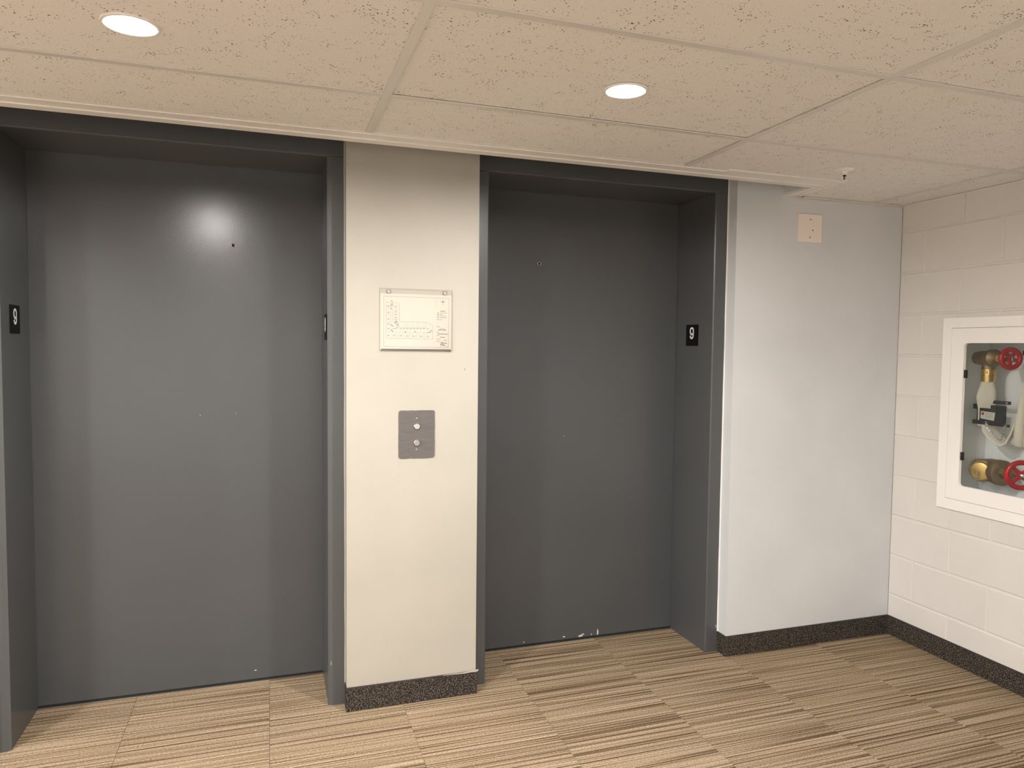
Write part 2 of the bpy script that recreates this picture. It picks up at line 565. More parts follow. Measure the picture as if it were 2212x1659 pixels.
# ---- elevator frames and doors
def elevator(n, x0, x1, xa, xb, ch, hole, chips, side):
    fr = empty('trim_%d' % n, (0, 0, 0), 'structure', 'charcoal steel door frame of the %s elevator' % side)
    d = 0.388
    jl = [(xa, Y_F), (x0 - ch[0], Y_F), (x0, Y_F + ch[1]), (x0, d), (xa, d)]
    jr = [(x1, Y_F + ch[1]), (x1 + ch[0], Y_F), (xb, Y_F), (xb, d), (x1, d)]
    for p in (jl, jr):
        obj('jamb', prism(bmesh.new(), p, 'z', 0.0, ZT - 0.0006), M_FRAME, fr)
    hp = [(Y_F, ZT + 0.004), (Y_F + 0.004, ZT), (d, ZT), (d, Z_TOP), (Y_F, Z_TOP)]
    obj('header', prism(bmesh.new(), hp, 'x', xa, xb), M_FRAME, fr)
    dr = empty('door_%d' % n, ((x0 + x1) / 2, Y_D, 0), 'structure', 'flat charcoal elevator door of the %s elevator' % side)
    cx_ = (x0 + x1) / 2
    p = obj('door_panel', bx(x0 - 0.03 - cx_, x1 + 0.03 - cx_, 0, 0.035, 0.009, ZT + 0.04), M_DOOR, dr)
    hx, hz = hole[0] - cx_, hole[1]
    bm = bmesh.new()
    torus(bm, (hx, -0.0005, hz), (0, 1, 0), 0.0075, 0.0016, 24, 8)
    k = obj('release_keyhole_ring', bm, M_ALU, dr, True)
    obj('release_keyhole', cyl(bmesh.new(), (hx, -0.0012, hz), (hx, 0.001, hz), 0.0068), M_DARKGAP, dr)
    obj('sill_strip', bx(x0 - cx_, x1 - cx_, -0.012, -0.003, -0.005, 0.0022), M_ALU, dr)
    obj('shaft_gap', bx(x0 - 0.03 - cx_, x1 + 0.03 - cx_, 0.001, 0.03, -0.006, 0.0088), M_DARKGAP, dr)  # solid dark strip standing in for the shade under the door
    for (px, pz, pw, ph) in chips:
        bm = bmesh.new()
        pts = [(px - cx_ + pw * math.cos(a) * random.uniform(.6, 1), pz + ph * math.sin(a) * random.uniform(.6, 1)) for a in [i * math.pi / 5 for i in range(10)]]
        prism(bm, pts, 'y', -0.0006, 0.0002)
        obj('paint_chip', bm, M_CHIP, dr)
    return fr, dr
def chip(parent, x, y, z, w, h, axis='y'):
    pts = [((x if axis == 'y' else y) + w * math.cos(a) * random.uniform(.6, 1), z + h * math.sin(a) * random.uniform(.6, 1)) for a in [i * math.pi / 5 for i in range(10)]]
    c = y if axis == 'y' else x
    return obj('paint_chip', prism(bmesh.new(), pts, axis, c - 0.0006, c + 0.0003), M_CHIP, parent)
F1, D1 = elevator(1, XL0, XL1, X_WL, XC0, (0.016, 0.007), (-0.429, 1.82), [(-0.357, 0.045, 0.006, 0.0025), (-0.56, 1.13, .0015, .0015), (-0.425, 1.135, .0015, .0015)], 'left')
F2, D2 = elevator(2, XR0, XR1, XC1, XW, (0.005, 0.004), (0.894, 1.81),
         [(1.132, 0.016, 0.016, 0.006), (1.145, 0.022, 0.009, 0.004), (1.224, 0.024, 0.005, 0.019), (1.045, 0.022, 0.008, 0.004), (1.19, 0.017, 0.004, 0.004), (0.84, 0.02, 0.006, 0.003), (1.03, 1.0, .0018, .0018)], 'right')

chip(F1, XL1 + 0.0105, Y_F + 0.0018, 0.170, 0.0014, 0.010)
chip(F2, XW - 0.010, Y_F, 0.118, 0.0022, 0.010)
ck = chip(wall_center, 0.4415, 0, 1.330, 0.0022, 0.006)
ck.data.materials[0] = M_INK
sp = [(0.36, 0), (0.40, .0016), (0.44, .0008), (0.47, .003), (0.488, .0045), (XC1 + .002, .006), (XC1 + .0085, .0075), (XC1 + .009, .001), (XC1, -.0025), (0.48, -.0015), (0.45, -.003), (0.41, -.0012)]
obj('paint_smear', prism(bmesh.new(), [(a, HB + b) for a, b in sp], 'y', -tb - 0.0012, -tb + 0.001), M_CREAM, wall_center)
# ---- ceiling: slab, grid, tiles, edge trim
ceiling = tag(obj('ceiling', bx(X_LEFT, XRW, Y_BACK, 0.44, Z_TOP, Z_TOP + 0.1), M_TRIMW, kind='structure'), 'suspended ceiling of speckled white tiles in a white grid')
ty = [Y_A - TILE_Y * k for k in range(0, 6)]
HT = 0.012
tile_cache = {}
LAMPS = [(-0.583, -0.978), (0.641, -0.996), (-1.80, -0.985), (-3.02, -0.985)]  # last one is unseen, added to raise the overall brightness
LAMPS += [(-3.02, -2.27), (-3.02, -3.515), (-1.80, -3.515), (-0.583, -3.515), (0.641, -3.515)]  # unseen lamps added behind the camera as fill for ceiling and walls
def ceil_tile(x0, x1, y0, y1, lift=0.0):
    key = (round(x1 - x0, 3), round(y1 - y0, 3))
    c = ((x0 + x1) / 2, (y0 + y1) / 2, ZC + 0.0032 + lift)
    holes = [(a - c[0], b - c[1]) for a, b in LAMPS if x0 < a < x1 and y0 < b < y1]
    if not holes and key in tile_cache:
        return copy_obj(tile_cache[key], ceiling, c)
    hx, hy = (x1 - x0) / 2, (y1 - y0) / 2
    bm = bmesh.new()
    if holes:
        # bottom face with a round cut-out for the lamp
        ax, ay = holes[0]
        n = 32
        ring = [(ax + 0.055 * math.cos(2 * math.pi * i / n), ay + 0.055 * math.sin(2 * math.pi * i / n)) for i in range(n)]
        sq = []
        for i in range(n):
            co, si = math.cos(2 * math.pi * i / n), math.sin(2 * math.pi * i / n)
            tx_ = ((hx - ax) / co) if co > 1e-9 else ((-hx - ax) / co if co < -1e-9 else 1e9)
            ty_ = ((hy - ay) / si) if si > 1e-9 else ((-hy - ay) / si if si < -1e-9 else 1e9)
            t = min(tx_, ty_)
            sq.append([ax + co * t, ay + si * t])
        for s in ((hx, hy), (-hx, hy), (-hx, -hy), (hx, -hy)):
            j = min(range(n), key=lambda q: (sq[q][0] - s[0]) ** 2 + (sq[q][1] - s[1]) ** 2)
            sq[j] = list(s)
        lo = [bm.verts.new((*p, 0)) for p in ring]; lo2 = [bm.verts.new((*p, 0)) for p in sq]
        hi = [bm.verts.new((*p, 0.016)) for p in ring]; hi2 = [bm.verts.new((*p, 0.016)) for p in sq]
        for i in range(n):
            j = (i + 1) % n
            bm.faces.new((lo[i], lo[j], lo2[j], lo2[i]))
            bm.faces.new((hi[i], hi2[i], hi2[j], hi[j]))
            bm.faces.new((lo[i], hi[i], hi[j], lo[j]))
            bm.faces.new((lo2[i], lo2[j], hi2[j], hi2[i]))
    else:
        box(bm, -hx, hx, -hy, hy, 0, 0.016)
    o = obj('ceiling_tile', bm, M_TILE, ceiling)
    o.location = c
    if not holes: tile_cache[key] = o
    return o
xs = [X_LEFT] + [t for t in TX if t > X_LEFT + 0.1] + [XRW]
ys = [Y_TRIM_IN] + ty
if ys[-1] > Y_BACK + 0.02: ys.append(Y_BACK)
g = 0.004
for x0, x1 in zip(xs, xs[1:]):
    for y1, y0 in zip(ys, ys[1:]):
        last = (y1 == Y_TRIM_IN)
        lift = random.choice([0, 0, 0.0006, 0.0014])
        if last and x1 > 1.9:
            if x0 < 2.0:
                # the tile by the corner is notched round the trim
                bm = bmesh.new()
                P = [(x0 + g, y0 + g), (x1 - g, y0 + g), (x1 - g, -0.02), (X_NOTCH_IN - 0.004, -0.02), (X_NOTCH_IN - 0.004, Y_TRIM_IN + 0.004), (x0 + g, Y_TRIM_IN + 0.004)]
                mx_, my_ = (x0 + x1) / 2, (y0 + Y_TRIM_IN) / 2
                prism(bm, [(a - mx_, b - my_) for a, b in P], 'z', 0, 0.016)
                o = obj('ceiling_tile', bm, M_TILE, ceiling)
                o.location = (mx_, my_, ZC + 0.0032)
            else:
                ceil_tile(x0 + g, x1 - 0.004, y0 + g, -0.02)
        else:
            ceil_tile(x0 + g, x1 - g, y0 + g, y1 - g + (0.008 if last else 0), lift)
def tee(name, x0, x1, y0, y1):
    bm = bx(x0, x1, y0, y1, ZC, ZC + 0.0028)
    if (x1 - x0) < (y1 - y0): box(bm, (x0 + x1) / 2 - .002, (x0 + x1) / 2 + .002, y0, y1, ZC + .0028, ZC + .034)
    else: box(bm, x0, x1, (y0 + y1) / 2 - .002, (y0 + y1) / 2 + .002, ZC + .0028, ZC + .034)
    return obj(name, bm, M_TEE, ceiling)
for t in TX:
    if t > X_LEFT:
        tee('main_tee', t - HT, t + HT, Y_BACK, (-0.022 if t > 2 else Y_TRIM_IN))
for y in ty:
    for x0, x1 in zip(xs, xs[1:]):
        tee('cross_tee', x0 + (HT if x0 > X_LEFT else 0), x1 - (HT if x1 < XRW else 0), y - HT, y + HT)
# stepped white trim along the open edge in front of the elevators, mitred round the notch
Z1 = ZC - 0.0005
steps = [(0.0, 0.045, Z1, Z1 + 0.012), (0.045, 0.075, Z1 + 0.004, Z1 + 0.012), (0.075, 0.112, Z1 + 0.001, Z1 + 0.012), (0.112, 0.1333, Z1 + 0.004, Z1 + 0.012)]
for w0, w1, za, zb in steps:
    s0, s1 = w0 / 0.1333, w1 / 0.1333
    ya, yb = Y_TRIM_OUT - w0, Y_TRIM_OUT - w1
    xa, xb = X_NOTCH + (X_NOTCH_IN - X_NOTCH) * s0, X_NOTCH + (X_NOTCH_IN - X_NOTCH) * s1
    bm = bmesh.new()
    prism(bm, [(X_LEFT, ya), (xa, ya), (xa, -0.001), (xb, -0.001), (xb, yb), (X_LEFT, yb)], 'z', za, zb)
    obj('edge_trim', bm, M_TRIMW, ceiling)
obj('tile_clip_strip', bx(1.425, 1.985, Y_TRIM_IN - 0.010, Y_TRIM_IN + 0.012, Z1 - 0.0012, Z1 + 0.004), M_TRIMW, ceiling)
# fascia rising behind the trim
bm = bmesh.new()
prism(bm, [(X_LEFT, Y_TRIM_OUT - 0.004), (X_NOTCH + 0.003, Y_TRIM_OUT - 0.004), (X_NOTCH + 0.003, -0.0005), (X_NOTCH + 0.016, -0.0005), (X_NOTCH + 0.016, Y_TRIM_OUT - 0.017), (X_LEFT, Y_TRIM_OUT - 0.017)], 'z', ZC + 0.0116, Z_TOP)
obj('edge_fascia', bm, M_GREYWALL, ceiling)
# wall angles
for a in ((2.045, XRW, -0.022, 0.0), (XRW - 0.022, XRW, Y_BACK, -0.022)):
    bm = bx(a[0], a[1], a[2], a[3] - 0.0003, ZC - 0.0012, ZC + 0.0016)
    if a[3] == 0.0: box(bm, a[0], a[1], -0.0025, -0.0003, ZC - 0.0012, ZC + 0.022)
    obj('wall_angle', bm, M_TRIMW, ceiling)

# ================================================================== THINGS
# ---- recessed ceiling lamps; those labelled unseen are added for fill
labels = ['lit round recessed ceiling light above the left elevator', 'lit round recessed ceiling light in front of the right elevator',
          'lit round recessed ceiling light beyond the left elevator', 'lit round recessed ceiling light at the far left of the lobby']
labels += ['lit round recessed ceiling light at the far left, second from the elevators', 'lit round recessed ceiling light in the far left back corner',
           'lit round recessed ceiling light along the back wall, second from the left', 'lit round recessed ceiling light along the back wall opposite the left elevator',
           'lit round recessed ceiling light along the back wall opposite the right elevator']
for (lx, ly), lb in zip(LAMPS, labels):
    t = empty('ceiling_light', (lx, ly, ZC), None, lb, 'light', 'recessed lights in the lobby ceiling')
    obj('trim_ring', lathe(bmesh.new(), (0, 0, 0.0032), (0, 0, -1), [(0, 0.062), (0.0035, 0.061), (0.0045, 0.057), (0.003, 0.0515), (-0.006, 0.0505), (-0.006, 0.0545), (0, 0.0545), (0, 0.062)], 40), M_TRIMW, t, True)
    obj('lamp_lens', lathe(bmesh.new(), (0, 0, 0.0005), (0, 0, 1), [(0, 0), (0.0004, 0.016), (0.0015, 0.033), (0.0035, 0.046), (0.0055, 0.0503), (0.007, 0.0503), (0.007, 0)], 40), M_LAMP, t, True)
    obj('housing', lathe(bmesh.new(), (0, 0, 0.0092), (0, 0, 1), [(0, 0), (0, 0.0535), (0.05, 0.045), (0.05, 0)], 32), M_ALU, t, True)

# ---- sprinkler head
t = empty('sprinkler_head', (1.842, -0.498, ZC + 0.003), None, 'white pendent sprinkler head hanging from the ceiling near the corner', 'sprinkler')
obj('escutcheon', lathe(bmesh.new(), (0, 0, 0), (0, 0, -1), [(0, 0), (0, 0.036), (0.003, 0.034), (0.006, 0.026), (0.009, 0.016), (0.009, 0)], 32), M_TRIMW, t, True)
obj('body', lathe(bmesh.new(), (0, 0, -0.009), (0, 0, -1), [(0, 0), (0, 0.0125), (0.008, 0.0125), (0.009, 0.009), (0.013, 0.009), (0.013, 0)], 20), M_TRIMW, t, True)
obj('orifice_cap', lathe(bmesh.new(), (0, 0, -0.0222), (0, 0, -1), [(0, 0), (0, 0.0072), (0.0045, 0.0072), (0.0055, 0.003), (0.0055, 0)], 16), M_BLACK, t, True)
obj('glass_bulb', lathe(bmesh.new(), (0, 0, -0.0276), (0, 0, -1), [(0, 0), (0, 0.0018), (0.004, 0.0026), (0.009, 0.0026), (0.0125, 0.0014), (0.0125, 0)], 12), M_BLACK, t, True)
for s in (-1, 1):
    bm = bmesh.new()
    pts = [(s * 0.0095, 0, -0.0221), (s * 0.0115, 0, -0.030), (s * 0.009, 0, -0.038), (s * 0.003, 0, -0.0425)]
    for p, q in zip(pts, pts[1:]): cyl(bm, p, q, 0.0021, None, 8)
    obj('frame_arm', bm, M_TRIMW, t, True)
obj('deflector', lathe(bmesh.new(), (0, 0, -0.0425), (0, 0, -1), [(0, 0), (0, 0.005), (0.002, 0.006), (0.0025, 0.014), (0.004, 0.014), (0.004, 0)], 20), M_TRIMW, t, True)

# ---- evacuation plan in a clear holder
PX0, PX1, PZ0, PZ1 = 0.1055, 0.387, 1.400, 1.6405
t = empty('evacuation_plan_sign', ((PX0 + PX1) / 2, 0, PZ0), None, 'framed floor plan sheet in a clear holder on the cream pier', 'sign')
ox, oz = (PX0 + PX1) / 2, PZ0
def pm(px, py):
    s = (px - 305) / 1173.0
    top, bot = 312 + 50 * s, 1345 + 10 * s
    return PX0 + (PX1 - PX0) * s - ox, PZ1 + (PZ0 - PZ1) * (py - top) / (bot - top) - oz
obj('backing_plate', bx(PX0 - ox, PX1 - ox, -0.0035, -0.0003, 0.002, PZ1 - oz), M_BACKING, t, bevel=0.0008)
xp0, zp1 = pm(312, 400); xp1, zp0 = pm(1470, 1325)
obj('paper_sheet', bx(xp0, xp1, -0.0042, -0.0036, zp0, zp1), M_PAPER, t)
bm = bmesh.new()
def seg(bm, x0, y0, x1, y1, w=3.0):
    a = Vector(pm(x0, y0)); b = Vector(pm(x1, y1))
    d = (b - a)
    if d.length < 1e-6: return
    n = Vector((-d.y, d.x)).normalized() * (w * 0.00014)
    e = d.normalized() * (w * 0.00014)
    v = [bm.verts.new((p.x, -0.00427, p.y)) for p in (a - n - e, b - n + e, b + n + e, a + n - e)]
    bm.faces.new(v)
def poly(bm, pts, w=3.0):
    for p, q in zip(pts, pts[1:]): seg(bm, *p, *q, w)
poly(bm, [(368, 448), (1428, 490), (1420, 1290), (368, 1272), (368, 448)], 4)
poly(bm, [(1222, 490), (1222, 650)], 2)
poly(bm, [(405, 545), (560, 550), (612, 575), (615, 860), (1060, 878), (1160, 930), (1160, 1150), (405, 1140), (405, 545)], 3.2)
for y in (600, 660, 762, 858, 920, 1028): seg(bm, 405, y, 478, y + 3, 2.4)
seg(bm, 478, 550, 478, 1028, 2.6); seg(bm, 508, 555, 508, 865, 2.6)
for y in (600, 660, 715, 765, 820, 862): seg(bm, 508, y, 612, y + 4, 2.4)
for x in (685, 720, 755, 830, 905, 935, 1008, 1042): seg(bm, x, 872, x, 968, 2.4)
seg(bm, 612, 965, 1060, 972, 3.4); seg(bm, 500, 1036, 1160, 1046, 2.4); seg(bm, 500, 1036, 500, 1140, 2.4)
for x in (578, 610, 685, 718, 790, 822, 895, 935, 1010, 1040): seg(bm, x, 1050, x, 1146, 2.4)
for x, y in ((440, 612), (440, 715), (440, 815), (440, 893), (440, 975), (440, 1085), (558, 622), (558, 690), (558, 738), (558, 792), (558, 835), (535, 1085), (640, 1090), (748, 1095), (852, 1098), (965, 1100), (1080, 1105)):
    seg(bm, x - 17, y, x + 17, y + 1, 6); seg(bm, x - 10, y + 12, x + 10, y + 12, 5)
for x in (640, 695, 748, 800, 855, 908, 960, 1015, 1080):
    seg(bm, x - 14, 978, x + 12, 980, 6); seg(bm, x - 6, 990, x + 6, 990, 4)
obj('plan_lines', bm, M_INK, t, kind='stuff')
bm = bmesh.new()
poly(bm, [(1285, 545), (1365, 546)], 4); poly(bm, [(1325, 505), (1325, 600)], 3); seg(bm, 1318, 546, 1332, 546, 12)
seg(bm, 1285, 697, 1362, 698, 7)
for y, x1 in ((725, 1388), (750, 1320), (775, 1376), (803, 1388), (836, 1320)):
    seg(bm, 1270, y, x1, y + 2, 4.5); seg(bm, 1236, y, 1252, y, 7)
seg(bm, 1228, 948, 1275, 948, 5); poly(bm, [(1255, 1003), (1320, 975), (1378, 1003)], 4); seg(bm, 1258, 1000, 1376, 1004, 8)
seg(bm, 1222, 1033, 1265, 1033, 5); seg(bm, 1240, 1064, 1408, 1072, 8); seg(bm, 1222, 1092, 1270, 1092, 4); seg(bm, 1282, 1118, 1360, 1122, 7)
for y in (1150, 1190): seg(bm, 1222, y, 1285, y, 4)
seg(bm, 1350, 1170, 1390, 1172, 6); seg(bm, 1330, 1215, 1395, 1220, 8)
poly(bm, [(1290, 1265), (1300, 1205), (1318, 1200), (1322, 1222), (1300, 1238), (1322, 1240), (1328, 1258), (1338, 1236), (1344, 1258), (1352, 1244), (1362, 1256)], 6)
seg(bm, 1368, 1270, 1405, 1273, 4)
for x, y in ((495, 525), (500, 575), (492, 596), (485, 645), (545, 885), (575, 912), (490, 915), (508, 935), (580, 960), (492, 1000), (508, 1020), (715, 1032), (870, 1030), (1078, 1043), (560, 870), (600, 930)):
    seg(bm, x - 6, y, x + 6, y + 3, 9)
poly(bm, [(1100, 1025), (1112, 1045), (1135, 1000), (1150, 1025)], 5)
poly(bm, [(590, 858), (565, 880), (605, 900), (575, 920)], 4); poly(bm, [(510, 985), (540, 975), (575, 990)], 5)
obj('plan_symbols', bm, M_INKD_SHADE, t, kind='stuff')
obj('clear_cover', bx(PX0 - ox, PX1 - ox, -0.0070, -0.0050, 0.002, PZ1 - oz), M_ACRYL, t)
obj('bottom_ledge', bx(PX0 + 0.004 - ox, PX1 - 0.004 - ox, -0.0078, -0.0036, 0.0, 0.005), M_ACRYL, t, bevel=0.0008)
obj('ledge_shadow_gap', bx(PX0 + 0.006 - ox, PX1 - 0.006 - ox, -0.0046, -0.0036, 0.0052, 0.0085), M_INKD_SHADE, t)  # dark strip painted in for the shade along the holder's bottom edge
for cx_ in (440, 1350):
    a, b = pm(cx_, 372 if cx_ == 440 else 408)
    c = obj('mounting_clip', prism(bmesh.new(), rounded_rect(a, b, 0.021, 0.017, 0.005), 'y', -0.0112, -0.0071), M_ACRYL, t)
    obj('screw', cyl(bmesh.new(), (a, -0.0128, b), (a, -0.0112, b), 0.0036), M_ALU, c, True)

# ---- elevator call panel
CX, CZ = 0.2495, 1.0755
t = empty('elevator_call_panel', (CX, 0, CZ - 0.094), None, 'painted grey call panel with two round metal buttons on the cream pier', 'call panel')
z_ = 0.094
pts = []
rr = rounded_rect(0, z_, 0.142, 0.187, 0.009, 5)
random.seed(3)
for i, (a, b) in enumerate(rr):
    c, d = rr[(i + 1) % len(rr)]
    pts.append((a, b))
    L = math.hypot(c - a, d - b)
    if L > 0.05:
        for k in range(1, 12):
            f = k / 12
            jit = random.uniform(-0.0009, 0.0009) * (1.6 if b < 0.02 and d < 0.02 else 0.6)
            nx, nz = (d - b) / L, -(c - a) / L
            pts.append((a + (c - a) * f + nx * jit, b + (d - b) * f + nz * jit))
pp = obj('face_plate', prism(bmesh.new(), pts, 'y', -0.0035, -0.0002), M_CALL, t)
for dz in (0.0310, -0.0345):
    b_ = obj('call_button', lathe(bmesh.new(), (0.0005, -0.0035, z_ + dz), (0, -1, 0), [(0, 0), (0, 0.0125), (0.003, 0.0122), (0.0045, 0.0105), (0.0045, 0)], 32), M_CHROME if dz > 0 else M_ALU, t, True)
    torus(bm := bmesh.new(), (0.0005, -0.0036, z_ + dz), (0, 1, 0), 0.0140, 0.0013, 32, 8)
    obj('button_ring', bm, M_CALL, b_, True)
for dz in (0.0615, -0.0605):
    obj('screw', lathe(bmesh.new(), (0, -0.0035, z_ + dz), (0, -1, 0), [(0, 0), (0, 0.0042), (0.0012, 0.0035), (0.0018, 0)], 16), M_ALU, t, True)

# ---- blank wall plate near the ceiling
t = empty('blank_wall_plate', (2.0925, 0, 1.9275), None, 'square ivory blank cover plate high on the grey wall', 'cover plate')
obj('plate', prism(bmesh.new(), rounded_rect(0, 0.064, 0.133, 0.128, 0.004, 4), 'y', -0.006, -0.0002), M_PLATE, t, bevel=0.0015)
for hx, hz in ((0.0015, 0.1045), (0.0155, 0.0555), (0.0005, 0.0225)):
    obj('screw_hole', lathe(bmesh.new(), (hx, -0.0058, hz), (0, -1, 0), [(0, 0), (0, 0.0032), (0.0006, 0.0030), (0.0006, 0)], 14), M_BLACK, t)

# ---- floor number plates on the jambs
def number_plate(xj, yc, zc, nx, label):
    t = empty('floor_number_plate', (xj, yc, zc - 0.0505), None, label, 'number plate', 'floor number plates on the elevator jambs')
    a, b = (-0.0025, -0.0001) if nx < 0 else (0.0001, 0.0025)
    obj('plate', bx(a, b, -0.0535, 0.0535, 0, 0.101), M_PLATEBLK, t, bevel=0.0006)
    # digit 9 as one bent stroke, reading from the opening
    key = [(-.40, .25), (-.37, .12), (-.22, .02), (0, -.01), (.22, .04), (.36, .17), (.42, .38), (.44, .60), (.43, .76), (.30, .93), (0, 1.0), (-.30, .93), (-.43, .77), (-.43, .60), (-.29, .44), (0, .375), (.27, .44), (.42, .58)]
    cl = []
    for k in range(len(key) - 1):
        p0, p1, p2, p3 = [Vector(key[min(max(q, 0), len(key) - 1)]) for q in (k - 1, k, k + 1, k + 2)]
        for f in (0, .25, .5, .75):
            cl.append(0.5 * ((2 * p1) + (p2 - p0) * f + (2 * p0 - 5 * p1 + 4 * p2 - p3) * f * f + (3 * p1 - p0 - 3 * p2 + p3) * f ** 3))
    cl.append(Vector(key[-1]))
    cl = [Vector((c.x * 0.0315, c.y * 0.0485)) for c in cl]
    bm = bmesh.new()
    rows = []
    for k, c in enumerate(cl):
        dv = (cl[min(k + 1, len(cl) - 1)] - cl[max(k - 1, 0)]).normalized()
        nv = Vector((-dv.y, dv.x)) * 0.0042
        row = []
        for h in (0.0026, 0.0032):
            for e in (-1, 1):
                u, w = c.x + nv.x * e, c.y + nv.y * e + 0.0365
                row.append(bm.verts.new((-h, -u + 0.001, w) if nx < 0 else (h, u, w)))
        rows.append(row)
    for a_, b_ in zip(rows, rows[1:]):
        for p, q in ((0, 1), (1, 3), (3, 2), (2, 0)):
            bm.faces.new((a_[p], a_[q], b_[q], b_[p]))
    obj('numeral', bm, M_WHITE, t)
    return t
number_plate(XL0, 0.220, 1.498, 1, 'black plate with white 9 on the left jamb of the left elevator')
number_plate(XL1, 0.150, 1.490, -1, 'black plate with white 9 on the right jamb of the left elevator, seen edge-on')
number_plate(XR1, 0.2425, 1.4885, -1, 'black plate with white 9 on the right jamb of the right elevator')

# ---- fire hose cabinet in the block wall
FY0, FY1, FZ0, FZ1 = -1.010, -0.272, 0.705, 1.577      # flange
DY0, DY1, DZ0, DZ1 = -0.962, -0.320, 0.755, 1.530      # door leaf
WY0, WY1, WZ0, WZ1 = -0.896, -0.386, 0.821, 1.463      # window
xf = XRW - 0.010
t = empty('fire_hose_cabinet', (XRW, (FY0 + FY1) / 2, FZ0), None, 'white recessed fire hose cabinet with a glazed door in the block wall', 'cabinet')
ocx, ocy, ocz = XRW, (FY0 + FY1) / 2, FZ0
def T(o):
    # geometry written in world space, re-based on the cabinet's origin
    for v in o.data.vertices: v.co -= Vector((ocx, ocy, ocz))
    return o
def ring_plate(bm, outer, inner, x0, x1):
    n = len(outer)
    A = [bm.verts.new((x0, *p)) for p in outer]; B = [bm.verts.new((x0, *p)) for p in inner]
    C = [bm.verts.new((x1, *p)) for p in outer]; D = [bm.verts.new((x1, *p)) for p in inner]
    for i in range(n):
        j = (i + 1) % n
        bm.faces.new((A[i], A[j], B[j], B[i])); bm.faces.new((C[i], D[i], D[j], C[j]))
        bm.faces.new((A[i], C[i], C[j], A[j])); bm.faces.new((B[i], B[j], D[j], D[i]))
    return bm
def rect(y0, y1, z0, z1, r, n=5):
    return rounded_rect((y0 + y1) / 2, (z0 + z1) / 2, y1 - y0, z1 - z0, r, n)
T(obj('flange_frame', ring_plate(bmesh.new(), rect(FY0, FY1, FZ0, FZ1, 0.001), rect(DY0 - .0018, DY1 + .0018, DZ0 - .0018, DZ1 + .0018, 0.001), xf, XRW - 0.0006), M_CABW, t))
door = T(obj('cabinet_door', ring_plate(bmesh.new(), rect(DY0, DY1, DZ0, DZ1, 0.001), rect(WY0, WY1, WZ0, WZ1, 0.016), xf - 0.001, xf + 0.014), M_CABW, t))
T(obj('window_pane', bx(xf + 0.0142, xf + 0.0172, WY0 - 0.012, WY1 + 0.012, WZ0 - 0.012, WZ1 + 0.012), M_GLASS, door))
for hz in (1.325, 0.955):
    T(obj('pane_clip', bx(xf + 0.004, xf + 0.0141, WY1 - 0.011, WY1 - 0.0005, hz - 0.018, hz + 0.018), M_BLACK, door))
T(obj('pull_handle', bx(xf - 0.022, xf - 0.001, DY0 + 0.02, DY0 + 0.034, 1.09, 1.19), M_CHROME, door, bevel=0.003))
# box: five sides of thin steel
xi, xo = XRW + 0.005, XRW + 0.203
bm = bmesh.new()
box(bm, xo, xo + 0.002, cab_y0, cab_y1, cab_z0, cab_z1)
box(bm, xi, xo, cab_y1 - 0.002, cab_y1, cab_z0, cab_z1)
box(bm, xi, xo, cab_y0, cab_y0 + 0.002, cab_z0, cab_z1)
box(bm, xi, xo, cab_y0 + 0.002, cab_y1 - 0.002, cab_z1 - 0.002, cab_z1)
box(bm, xi, xo, cab_y0 + 0.002, cab_y1 - 0.002, cab_z0, cab_z0 + 0.002)
T(obj('steel_box', bm, M_CABIN, t))

AX = Vector((-0.29, -0.957, 0.0)).normalized()
def handwheel(parent, c, d, R, r, hub, spokes, a0, nut):
    w = obj('handwheel', torus(bmesh.new(), c, d, R, r, 40, 12), M_RED, parent, True)
    d_, u, v = frame_of(d)
    c = Vector(c)
    for k in range(spokes):
        a = a0 + 2 * math.pi * k / spokes
        e = u * math.cos(a) + v * math.sin(a)
        cc = u * -math.sin(a) + v * math.cos(a)
        bm = bmesh.new()
        loft(bm, [(c + e * hub * 0.7 - d_ * 0.004, cc * 0.011, d_ * 0.004), (c + e * (R * 0.6) - d_ * 0.003, cc * 0.008, d_ * 0.004), (c + e * (R - r * 0.3), cc * 0.012, d_ * 0.004)], 12)
        obj('spoke', bm, M_RED, w, True)
    obj('hub', lathe(bmesh.new(), c - d_ * 0.009, d_, [(0, 0), (0, hub), (0.012, hub * 0.85), (0.012, 0)], 20), M_RED, w, True)
    obj('hub_nut', lathe(bmesh.new(), c + d_ * 0.003, d_, [(0, 0), (0, nut), (0.008, nut), (0.010, nut * 0.5), (0.013, 0)], 6), M_CHROME, w)
    return w

# upper valve with the hose on it
t = empty('hose_valve', (0, 0, 0), None, 'small bronze angle valve with red handwheel feeding the hose in the cabinet', 'valve')
A0 = Vector((2.778, -0.315, 1.397))
obj('valve_body', lathe(bmesh.new(), A0, AX, [(0, 0), (0, 0.021), (0.004, 0.028), (0.020, 0.029), (0.026, 0.027), (0.06, 0.0325), (0.105, 0.0335), (0.122, 0.031), (0.127, 0.0385), (0.150, 0.0395), (0.156, 0.032), (0.166, 0.021), (0.17, 0)], 32), M_BRONZE, t, True)
obj('supply_pipe', cyl(bmesh.new(), A0 + Vector((0.072, 0.0, 0)), A0 + AX * 0.02, 0.019, None, 24), M_BRONZE, t, True)
P1 = A0 + AX * 0.112
obj('outlet_neck', lathe(bmesh.new(), P1 + Vector((0, 0, -0.018)), (0, 0, -1), [(0, 0), (0, 0.022), (0.014, 0.024), (0.026, 0.029), (0.031, 0.029), (0.031, 0)], 28), M_BRONZE, t, True)
obj('bonnet_gland', lathe(bmesh.new(), A0 + AX * 0.166, AX, [(0, 0), (0, 0.017), (0.012, 0.016), (0.016, 0.011), (0.03, 0.010), (0.03, 0)], 6), M_BRASS, t)
